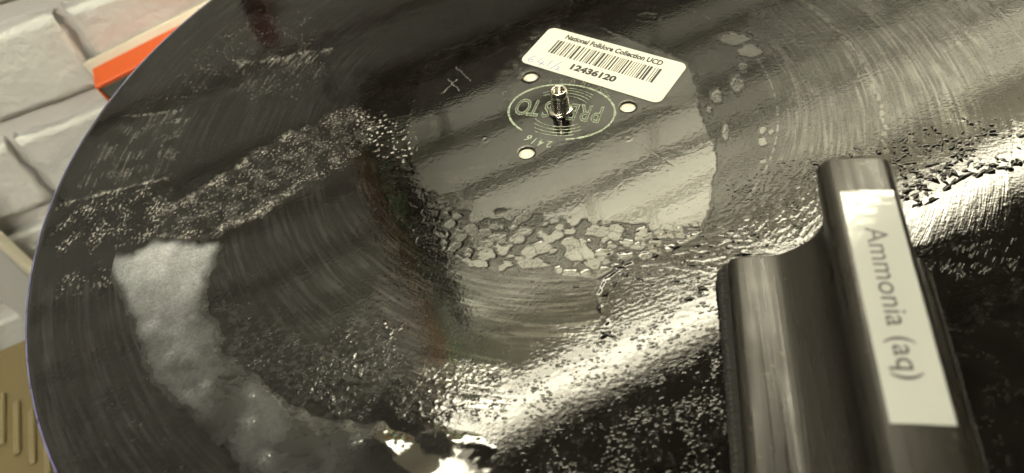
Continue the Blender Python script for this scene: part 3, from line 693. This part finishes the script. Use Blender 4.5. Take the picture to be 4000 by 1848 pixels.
disc = empty('lacquer_disc', (0, 0, -0.0016))
tag(disc, 'large black lacquer record disc, wet and streaked with white residue', 'record')
face = mesh_np('playing_face', V + np.array([0, 0, .0016]), F, M_DISC, disc, True)
set_state(face, sd, sr, sg)
set_state(face, rel[:, 0], rel[:, 1], rel[:, 2], 'relief')
lathe('rim', [((R - .40) * MM, .0010), ((R - .30) * MM, .00132), ((R - .05) * MM, .00130), ((R + .35) * MM, .0010), ((R + .45) * MM, .0005), ((R + .3) * MM, 0.0), ((R - 20) * MM, -.0001), (.002, -.0001)], M_RIM, disc, 360)
for hx_, hy_ in HOLES:
    lo = lathe('hole_wall', [(HOLE_R * MM * .998, .00158), (HOLE_R * MM, -.0001)], M_WATER, disc, 48)
    lo.location = (hx_ * MM, hy_ * MM, 0)

# printed emblem: oval, arcs, name and number, all upside down to the viewer
EA = math.radians(153)
em = bpy.data.objects.new('printed_emblem', None); link(em, disc)
em.location = (0, 0, .0016 + .00007); em.rotation_euler = (0, 0, EA)
def oval_arc(a, b, t0, t1, hw, n=60, cy=0.0, jit=0.0):
    r = random.Random(int(a * 31 + t0 * 7))
    pts = []; hws = []
    for k in range(n + 1):
        t = t0 + (t1 - t0) * k / n
        pts.append((a * math.cos(t) * MM, (cy + b * math.sin(t)) * MM, 0)); hws.append(hw * MM * (1 + jit * r.uniform(-1, 1)))
    return ribbon_vf(pts, hws)
def join_parts(name, parts, mat, parent):
    V, F = [], []
    for v, f in parts:
        o = len(V); V += [tuple(q) for q in v]; F += [[i + o for i in q] for q in f]
    return mesh_np(name, V, F, mat, parent, False)
TP = 2 * math.pi
pa = [oval_arc(20.6, 15.3, math.radians(106), math.radians(106 + 309), .42, 160, jit=.35)]
join_parts('oval_ring', pa, M_GREENINK, em)
pa = []
for i, (a, b, s0, s1) in enumerate(((11.5, 8.6, 40, 138), (13.5, 10.2, 52, 134), (15.4, 11.9, 60, 132), (17.0, 13.4, 66, 118))):
    pa.append(oval_arc(a, b, math.radians(s0), math.radians(s1), .17, 40, jit=.5))
for i, (a, b, s0, s1) in enumerate(((11.5, 8.8, 222, 300), (13.3, 10.4, 226, 314), (15.0, 11.9, 228, 310), (16.4, 13.2, 232, 296))):
    pa.append(oval_arc(a, b, math.radians(s0), math.radians(s1), .15, 40, jit=.5))
join_parts('speed_lines', pa, M_GREENINK, em)
def letter(body, size, x, y, rot, mat, name, outline=0.0, sx=1.0, weight=0.0):
    me = text_mesh(body, size * MM, 'CENTER', weight * MM, outline * MM)
    me.materials.clear(); me.materials.append(mat)
    o = bpy.data.objects.new(name, me); link(o, em)
    o.location = (x * MM, y * MM, .00002); o.rotation_euler = (0, 0, rot); o.scale = (sx, 1, 1 if outline == 0 else .12)
    return o
for ch, x in zip('PRESTO', (-14.3, -9.6, -5.0, 5.2, 10.3, 15.0)):
    letter(ch, 12.6, x, -4.4, math.radians(-2), M_GREENINK, 'letter', .40, .60)
ra = 16.6
for ch, ang in zip('2416', (91, 81, 72, 63)):
    a = math.radians(ang)
    letter(ch, 4.8, ra * math.cos(a), ra * math.sin(a), a - math.pi / 2 - .05, M_GREENINK, 'numeral', 0, .85, .12)
txt = 'MADE IN U.S.A.'
for k, ch in enumerate(txt):
    if ch == ' ':
        continue
    a = math.radians(-142 + k * 6.4)
    letter(ch, 3.1, 21.6 * math.cos(a), 17.3 * math.sin(a) - 1.2, a + math.pi / 2, M_TEXTFAINT, 'letter', 0, .85)

# platter and its cream mat under the disc
pt = empty('turntable_platter', (0, 0, -0.020))
tag(pt, 'cream mat on the turntable platter, seen through the drive holes', 'platter')
lathe('mat', [(0.004, .0160), (.120, .0160), (.122, .0155), (.122, .0140)], M_PLATTER, pt, 64)
lathe('platter_body', [(.122, .0139), (.124, .012), (.124, .0), (.004, 0)], M_BLACKPLASTIC, pt, 64)
# liquid standing in the drive holes, over the cream mat
M_MENISC = simple('liquid_over_cream_mat', (0.70, 0.67, 0.56), 0.05, ior=1.333, vary=(500, 0.25))
for i, (hx_, hy_) in enumerate(HOLES):
    o = lathe('liquid_bead', [(HOLE_R * MM * .97, -.0009), (HOLE_R * MM * .85, -.00062), (HOLE_R * MM * .6, -.0003), (HOLE_R * MM * .3, -.00012), (0.00001, -.00006)], M_MENISC, None, 40)
    o.location = (hx_ * MM, hy_ * MM, -.0003)
    tag(o, ('liquid bead in the drive hole at the label\'s lower left corner', 'liquid bead in the drive hole under the label\'s right half', 'liquid bead in the drive hole below the printed number')[i], 'liquid bead', 'drive hole beads')

# ------------------------------------------------------------------ spindle
sp = empty('spindle', (0, 0, -0.0015))
tag(sp, 'hollow threaded steel spindle standing through the disc centre', 'spindle')
prof = [(.0043, .0), (.0043, .0020), (.0040, .0024), (.0036, .0030)]
z = .0030
while z < .0094:
    prof += [(.00352, z), (.00352, z + .0003), (.00318, z + .0008), (.00318, z + .0010)]; z += .0013
prof += [(.0034, .0102), (.0034, .0106), (.00318, .0111), (.0030, .0118), (.0029, .01195), (.0023, .0119), (.0021, .0115), (.0019, .0085), (.0, .0082)]
lathe('threaded_post', prof, M_STEEL, sp, 40)
lathe('collar', [(.0030, .0016), (.0047, .0017), (.0048, .0023), (.0043, .0028), (.0036, .0029)], M_STEEL, sp, 40)
# ------------------------------------------------------------------ barcode sticker
LX, LY, LA = 21.48 * MM, 22.49 * MM, math.radians(-43.3)
lb = empty('barcode_sticker', (LX, LY, 0.00012), LA)
tag(lb, 'white barcode sticker with rounded corners beside the spindle', 'sticker')
hx_, hy_, cr = 31.6, 12.5, 3.0
pts = []
for cx, cy, a0 in ((hx_ - cr, hy_ - cr, 0), (-hx_ + cr, hy_ - cr, 90), (-hx_ + cr, -hy_ + cr, 180), (hx_ - cr, -hy_ + cr, 270)):
    for k in range(7):
        a = math.radians(a0 + 15 * k); pts.append((cx + cr * math.cos(a), cy + cr * math.sin(a)))
n = len(pts)
V = [(x * MM, y * MM, 0) for x, y in pts] + [(x * MM * .9985, y * MM * .997, .00014) for x, y in pts]
mesh_np('paper', V, [list(range(n, 2 * n))] + [[k, (k + 1) % n, n + (k + 1) % n, n + k] for k in range(n)], M_PAPER, lb, False)
ZT = .00018
def lab_text(body, size, x, y, sx=1.0, weight=0.0, space=1.0, mat=None, name='lettering', wid=None):
    me = text_mesh(body, size * MM, 'CENTER', weight * MM, 0, space)
    me.materials.clear(); me.materials.append(mat or M_INK)
    o = bpy.data.objects.new(name, me); link(o, lb)
    o.location = (x * MM, y * MM, ZT)
    if wid:
        xs = [v.co.x for v in me.vertices]; sx = wid * MM / (max(xs) - min(xs))
        o.location.x -= sx * (max(xs) + min(xs)) / 2
    o.scale = (sx, 1, 1)
    return o
lab_text('National Folklore Collection UCD', 4.0, 0.2, 7.8, wid=44.2, weight=.17)
lab_text('12436120', 4.6, 0.1, -8.4, wid=20.2, weight=.24, name='number')
r_ = random.Random(12436120); parts = []; x = -23.8
while x < 23.9:
    wd = r_.choice((.34, .34, .34, .7, .7, 1.05)); gp = r_.choice((.34, .34, .5, .7, .7, 1.0))
    if x + wd > 24.1: break
    parts.append(([(x * MM, -2.9 * MM, ZT), ((x + wd) * MM, -2.9 * MM, ZT), ((x + wd) * MM, 5.9 * MM, ZT), (x * MM, 5.9 * MM, ZT)], [[0, 1, 2, 3]]))
    x += wd + gp
join_parts('barcode', parts, M_INK, lb)
hw_ = [[(-26.6, -6.6), (-28.2, -8.4), (-28.7, -10.2), (-27.6, -11.2), (-26.3, -10.6), (-26.6, -9.4), (-28.2, -9.8)],
       [(-23.4, -7.0), (-24.5, -9.6), (-22.0, -10.2), (-20.6, -10.2)], [(-22.0, -8.4), (-22.6, -11.8)],
       [(-18.9, -6.6), (-19.3, -10.4)], [(-15.0, -5.8), (-17.2, -11.8)], [(-15.4, -9.6), (-14.6, -9.0), (-14.0, -9.8), (-15.2, -11.2), (-14.2, -10.8), (-13.2, -11.2)]]
join_parts('handwriting', [ribbon_vf([(a * MM, b * MM, ZT) for a, b in s], .17 * MM) for s in hw_], M_BLUEINK, lb)

# ------------------------------------------------------------------ milky puddle
sel_x = (gx > -170) & (gx < 20); sel_y = (gy > -172) & (gy < 20)
px, py = gx[sel_x], gy[sel_y]
PX, PY = np.meshgrid(px, py); PX = PX.ravel(); PY = PY.ravel()
Hb = H.reshape(len(gy), len(gx))[np.ix_(sel_y, sel_x)].ravel()
q1 = pn(PX / 7, PY / 7, 91); q2 = pn(PX / 2.4, PY / 2.4, 92); q3 = pn(PX / 1.0, PY / 1.0, 93)
sd_ = sdf(PO['puddle'], PX, PY, 30) + 1.4 * q1 + .45 * q2 + .10 * q3
thick = .55 * (1 - np.exp(-np.clip(sd_, 0, 40) / 2.8))
fine = fbm(PX / 1.3, PY / 1.3, 94, 3)
milkc = np.exp(-(((PX + 147) / 22) ** 2 + ((PY + 29) / 19) ** 2)) + .24 * np.exp(-(((PX + 146) / 22) ** 2 + ((PY + 62) / 26) ** 2))
big = fbm(PX / 17, PY / 17, 95, 4); mid = fbm(PX / 5, PY / 5, 96, 3)
along = sst(-60, -125, PY)
pool = sst(-105, -75, PX) * along
milk = .58 * milkc ** 1.3 * (1 + .28 * big + .06 * mid) + .10 * sst(-.6, .9, big + .25 * mid) * (1 - .35 * along) + .012
milk *= sst(-.2, 5.0, sd_) * (1 + .16 * fine)
veil = sst(-.05, .5, pn(PX / 26, PY / 26, 98)) * along
milk = np.clip(milk * (1 - .6 * veil) * (1 - .9 * pool), 0, 1)
PITS = DATA['pit']
rq = np.random.default_rng(77)
Hp = np.maximum(Hb, 0) * .25 + thick + .004 * fine * sst(0, 4, sd_) * (1 - .8 * along) + (.05 + .12 * along + .30 * pool) * pn(PX / 19, PY / 15, 97)
for a, b in PITS:
    d = np.hypot(PX - a, PY - b)
    Hp += .22 * np.exp(-((d - .8) / .45) ** 2) - .1 * np.exp(-(d / .5) ** 2); milk += .16 * np.exp(-(d / 2.0) ** 2) * (.6 + .8 * q3)
for k in range(70):
    i = rq.integers(len(PX))
    if sd_[i] < 3 or rq.uniform() > .25 + milk[i] * 2.5:
        continue
    a, b, s_ = PX[i], PY[i], rq.uniform(.35, .75)
    d = np.hypot(PX - a, PY - b)
    Hp += .30 * s_ * np.exp(-((d - s_) / (.45 * s_ + .1)) ** 2); milk += .10 * np.exp(-(d / (2 * s_)) ** 2)
kv = (sd_ > -.05) & (np.hypot(PX, PY) < R - 1.5)
F = grid_faces(kv, len(px), len(py))
V, F, (a_, b_, c_, d_, e_) = compact(np.stack([PX, PY, np.maximum(Hp, Hb + .015)], 1) * MM, F, [np.zeros_like(PX), np.clip(milk, 0, 1), .03 * sst(.02, .25, milk), .4 * sst(.03, .2, milk), .03 * sst(.02, .12, milk)])
pd = mesh_np('milky_puddle', V, F, M_PUDDLE, None, True)
set_state(pd, a_, b_, c_)
set_state(pd, a_, e_, d_, 'relief')
tag(pd, 'milky grey puddle of cleaning liquid spread over the disc\'s lower left', 'puddle')

# ------------------------------------------------------------------ droplets
def dome(nseg, rings, cr_, hr, wob, seed):
    r = np.random.default_rng(seed)
    V = []; F = []
    ph = r.uniform(0, 6.28, 4); am = r.normal(0, wob, 4)
    for i in range(rings):
        t = i / rings
        for k in range(nseg):
            a = 2 * math.pi * k / nseg
            r0 = 1 - t
            rad = r0 * (1 + (r0 ** .5) * sum(am[j] * math.cos((j + 2) * a + ph[j]) for j in range(4)))
            V.append((rad * math.cos(a), rad * math.sin(a), hr * (1 - r0 * r0)))
    V.append((0, 0, hr))
    for i in range(rings - 1):
        for k in range(nseg):
            F.append([i * nseg + k, i * nseg + (k + 1) % nseg, (i + 1) * nseg + (k + 1) % nseg, (i + 1) * nseg + k])
    for k in range(nseg):
        F.append([(rings - 1) * nseg + k, (rings - 1) * nseg + (k + 1) % nseg, rings * nseg])
    return np.array(V), F

def height_at(x, y):
    i = np.clip(np.searchsorted(gx, x) - 1, 0, len(gx) - 2); j = np.clip(np.searchsorted(gy, y) - 1, 0, len(gy) - 2)
    return H[j * len(gx) + i]

DP = [dome(11, 4, 1, 1, .08, s) for s in range(12)]
rg = np.random.default_rng(11)
def scatter(name, count, rmin, rmax, power, dens, aspect=(1., 1.6), hr=(.30, .5), stretch=None):
    P = np.array(PO[name]); lo, hi = P.min(0), P.max(0)
    out = []
    while len(out) < count:
        q = rg.uniform(lo, hi, (4 * count, 2))
        ok = (sdf(PO[name], q[:, 0].astype(np.float32), q[:, 1].astype(np.float32)) + 2.0 * pn(q[:, 0] / 6, q[:, 1] / 6, 5)) > 0
        ok &= rg.uniform(0, 1, len(q)) < dens(q[:, 0], q[:, 1])
        out += list(q[ok])
        if not ok.any(): break
    out = out[:count]
    drops = []
    for x, y in out:
        r = rmin + (rmax - rmin) * rg.uniform() ** power
        drops.append((x, y, r, rg.uniform(*aspect), rg.uniform(0, 6.28) if stretch is None else stretch(x, y), rg.uniform(*hr)))
    return drops
one = lambda x, y: np.ones_like(x)
clump = lambda s, lo, hi, seed: (lambda x, y: sst(lo, hi, pn(x / s, y / s, seed)) * .95 + .05)
tang = lambda x, y: math.atan2(y, x) + math.pi / 2
drops = []
cl = clump(9, -.3, .4, 201)
dd = np.array(PO['lamp_lumps']).mean(0)
fall = lambda x, y: cl(x, y) * np.exp(-np.clip((-y - 92) / 34, 0, 9))
drops += scatter('dark_drops', 1200, .2, .7, 1.8, fall, (1., 1.5), (.11, .22), tang)
drops += scatter('lamp_lumps', 900, .2, .7, 1.8, clump(7, -.4, .3, 202), (1., 2.4), (.09, .20), tang)
drops += scatter('right_drops', 420, .25, 1.25, 2.0, clump(10, -.4, .3, 203), (1., 2.4), (.25, .45))
drops += scatter('lower_streaks', 480, .15, .5, 1.6, clump(6, -.3, .3, 204))
drops += scatter('edge_column', 380, .14, .42, 1.6, clump(6, -.2, .4, 205), (1, 1.5), (.25, .4))
drops += scatter('wet_menisci', 110, .25, .9, 1.6, one, (1, 2.6), (.2, .4))
drops += scatter('lower_lumps', 380, .2, .55, 1.5, clump(8, -.2, .4, 206))
drops += scatter('right_fans', 260, .2, .7, 1.6, clump(7, -.3, .3, 207), (1, 2.4), (.2, .4))
PO['far_right'] = [(95, -95), (150, -70), (175, -90), (160, -125), (95, -150)]
drops += scatter('far_right', 200, .12, .38, 2.0, clump(9, -.2, .3, 208))
PO['fan_drops'] = DATA['poly']['fan']
drops += scatter('fan_drops', 110, .3, .8, 1.5, clump(5, -.1, .3, 210), (2.0, 5.0), (.22, .4), tang)
drops += scatter('upper_left', 500, .12, .32, 2.0, clump(16, .0, .5, 209), (1, 1.4), (.25, .4))
def build_drops(drops):
    VV, FF4, off = [], [], 0
    Fq, Ft = [], []
    for i, (x, y, r, asp, ang, hr) in enumerate(drops):
        v, f = DP[i % len(DP)]
        c, s = math.cos(ang), math.sin(ang)
        a = r * math.sqrt(asp); b = r / math.sqrt(asp)
        vx = v[:, 0] * a; vy = v[:, 1] * b
        z0 = float(height_at(x, y)) - .02 if hr > 0 else .46
        hr = abs(hr)
        VV.append(np.stack([x + vx * c - vy * s, y + vx * s + vy * c, z0 + v[:, 2] * hr * r + .02 * (v[:, 2] > 0)], 1))
        for q in f:
            (Fq if len(q) == 4 else Ft).append([k + off for k in q])
        off += len(v)
    return np.concatenate(VV) * MM, Fq + Ft
V, F = build_drops(drops)
dr_o = mesh_np('liquid_droplets', V, F, M_WATER, None, True)
dr_o['kind'] = 'stuff'
dr_o['label'] = 'tiny clear droplets beaded all over the wet black disc'
dr_o['category'] = 'droplets'

from bpy_extras.object_utils import world_to_camera_view
bpy.context.view_layer.update()
ORD = ('first second third fourth fifth sixth seventh eighth ninth tenth eleventh twelfth thirteenth fourteenth fifteenth sixteenth seventeenth '
       'eighteenth nineteenth twentieth twenty-first twenty-second twenty-third twenty-fourth twenty-fifth').split()
big = list(enumerate(DATA['big']))
for grp, side in ((big[:25], 'right'), (big[25:], 'left')):
    grp = sorted(grp, key=lambda q: world_to_camera_view(sc, cam, Vector((q[1][0] * MM, q[1][1] * MM, 0))).x)
    for k, (i, b) in enumerate(grp):
        v, f = dome(22, 6, 1, 1, .16, 300 + i)
        a = np.array([[b[2], b[4]], [b[3], b[5]]]); sz = math.sqrt(abs(np.linalg.det(a)))
        xy = v[:, :2] @ a.T
        z0 = float(height_at(b[0], b[1])) - .03
        o = mesh_np('liquid_drop', np.stack([xy[:, 0], xy[:, 1], v[:, 2] * (.42 * sz + .05)], 1) * MM, f, M_WATER, None, True)
        o.location = (b[0] * MM, b[1] * MM, z0 * MM)
        tag(o, '%s from the left of the large dark drops %s of the brush' % (ORD[k], side), 'drop', 'large drops %s of the brush' % side)

# ------------------------------------------------------------------ ammonia brush
BA = math.radians(-16)                    # its length runs 16 degrees right of straight ahead
bc, bs = math.cos(BA), math.sin(BA)
CW = 82.9                                 # middle of the brush across its length (mm)
L_END, L_NEAR = -77.3, -222.0
def bw(w_, l_):                           # brush coordinates -> disc plane
    return (w_ * bc - l_ * bs, w_ * bs + l_ * bc)
bx, by = bw(CW, (L_END + L_NEAR) / 2)
brush = empty('cleaning_brush', (bx * MM, by * MM, 0), BA)
tag(brush, 'black plastic cleaning brush with a labelled ridge, resting on the disc', 'brush')
half = [(0, 51.2), (5.4, 51.1), (7.2, 50.3), (8.4, 48.6), (8.6, 46.8), (7.6, 42.0), (6.4, 37.0), (5.0, 32.5), (4.0, 28.5), (3.6, 25.2), (4.0, 22.0), (5.2, 19.2),
        (7.2, 16.6), (9.6, 14.2), (12.2, 12.2), (14.6, 11.1), (17.0, 10.7), (21.5, 10.6), (24.5, 10.3), (26.3, 9.4), (27.0, 8.0), (27.0, 5.2)]
prof = [(-a, b) for a, b in half[::-1]][:-1] + half
n = len(prof)
l0, l1 = L_NEAR - (L_END + L_NEAR) / 2, L_END - (L_END + L_NEAR) / 2
secs = [(l0, .985), (l0 + .8, 1.0)] + [(l0 + .8 + (l1 - l0 - 1.6) * k / 10, 1.0) for k in range(1, 11)] + [(l1 - .25, .998), (l1, .985)]
V = []; F = []
for l_, k in secs:
    for a, b in prof:
        V.append((a * k * MM, l_ * MM, (5.2 + (b - 5.2) * (1 - (1 - k) * .6)) * MM))
for i in range(len(secs) - 1):
    for j in range(n):
        a, b = i * n + j, i * n + (j + 1) % n
        F.append([a, b, b + n, a + n])
F.append(list(range(n))); F.append([(len(secs) - 1) * n + j for j in range(n)][::-1])
hd = mesh_np('handle', V, F, M_BLACKPLASTIC, brush, True)
hd.data.update()
bm_norm = None
# pad with its pile
nx_, nl = 40, 150
rp_ = np.random.default_rng(5)
pad_prof = [(-26.6, 5.4), (-28.2, 5.0), (-29.3, 4.0), (-29.8, 2.6), (-29.6, 1.1), (-28.8, .15), (28.8, .15), (29.6, 1.1), (29.8, 2.6), (29.3, 4.0), (28.2, 5.0), (26.6, 5.4)]
V = []; F = []; n = len(pad_prof)
ls = np.linspace(l0 + .5, l1 + 1.2, 320)
for l_ in ls:
    wob = .5 * math.sin(l_ * .21) + .35 * math.sin(l_ * .47 + 1)
    e = max(0, 1 - (ls[-1] - l_) / 2.0)
    for a, b in pad_prof:
        k = 1 - .03 * e * e
        V.append(((a * k + math.copysign(wob * .5, a) + rp_.normal(0, .16)) * MM, (l_ + rp_.normal(0, .1)) * MM, max(.05, b + rp_.normal(0, .14)) * MM))
for i in range(len(ls) - 1):
    for j in range(n):
        a, b = i * n + j, i * n + (j + 1) % n
        F.append([a, b, b + n, a + n])
F.append(list(range(n))); F.append([(len(ls) - 1) * n + j for j in range(n)][::-1])
pad = mesh_np('velvet_pad', V, F, M_PILE, brush, True)
V = []; F = []
for k in range(9000):
    side = -1 if rp_.uniform() < .7 else 1
    l_ = rp_.uniform(l0 + .5, l1 + 1.0); zz = rp_.uniform(.2, 5.2)
    x0_ = side * (29.3 - .35 * (zz - 2.4) ** 2 * .3)
    if rp_.uniform() < .12:
        x0_ = rp_.uniform(-28, 28); l_ = l1 + 1.0
    ln = rp_.uniform(.5, 1.3); th = rp_.normal(0, .7); el = rp_.normal(.1, .5)
    d = np.array([side * math.cos(th) * math.cos(el), math.sin(th), math.sin(el)]) * ln
    p0 = np.array([x0_, l_, zz]); q = np.array([-d[1], d[0], 0]); q = q / (np.linalg.norm(q) + 1e-6) * .05
    o_ = len(V); p1 = p0 + d; p1[2] = max(p1[2], .03)
    V += [p0 - q, p0 + q, p1]; F.append([o_, o_ + 1, o_ + 2])
pi = mesh_np('pile', np.array(V) * MM, F, M_FIBRE, pad, False)
pi['kind'] = 'stuff'
# label strip with its lettering
lab = bpy.data.objects.new('label_strip', None); link(lab, brush)
mid = (L_END + L_NEAR) / 2
y0, y1 = -147.9 - mid, -88.6 - mid
nlab = 60; V = []; F = []
for i in range(nlab + 1):
    y = y0 + (y1 - y0) * i / nlab
    for x in (-5.9, -3, 0, 3, 5.9):
        wv = .05 * math.sin(y * 1.9 + x * .5) * max(0, 1 - (y1 - y) / 9) + .02 * math.sin(y * .6 + x)
        V.append(((x + .35) * MM, y * MM, (51.38 + wv - .012 * x * x * .3) * MM))
for i in range(nlab):
    for j in range(4):
        a = i * 5 + j; F.append([a, a + 1, a + 6, a + 5])
tape = mesh_np('tape', V, F, M_TAPE, lab, True)
me = text_mesh('Ammonia (aq)', 7.0 * MM, 'LEFT', .0, 0, 1.02)
me.materials.clear(); me.materials.append(M_TAPEINK)
xs = [v.co.x for v in me.vertices]
tx = bpy.data.objects.new('lettering', me); link(tx, lab)
k = 38.6 * MM / (max(xs) - min(xs))
tx.scale = (k, k, 1); tx.rotation_euler = (0, 0, -math.pi / 2)
tx.location = ((80.9 - CW) * MM, (-100.0 - mid) * MM, 51.46 * MM)
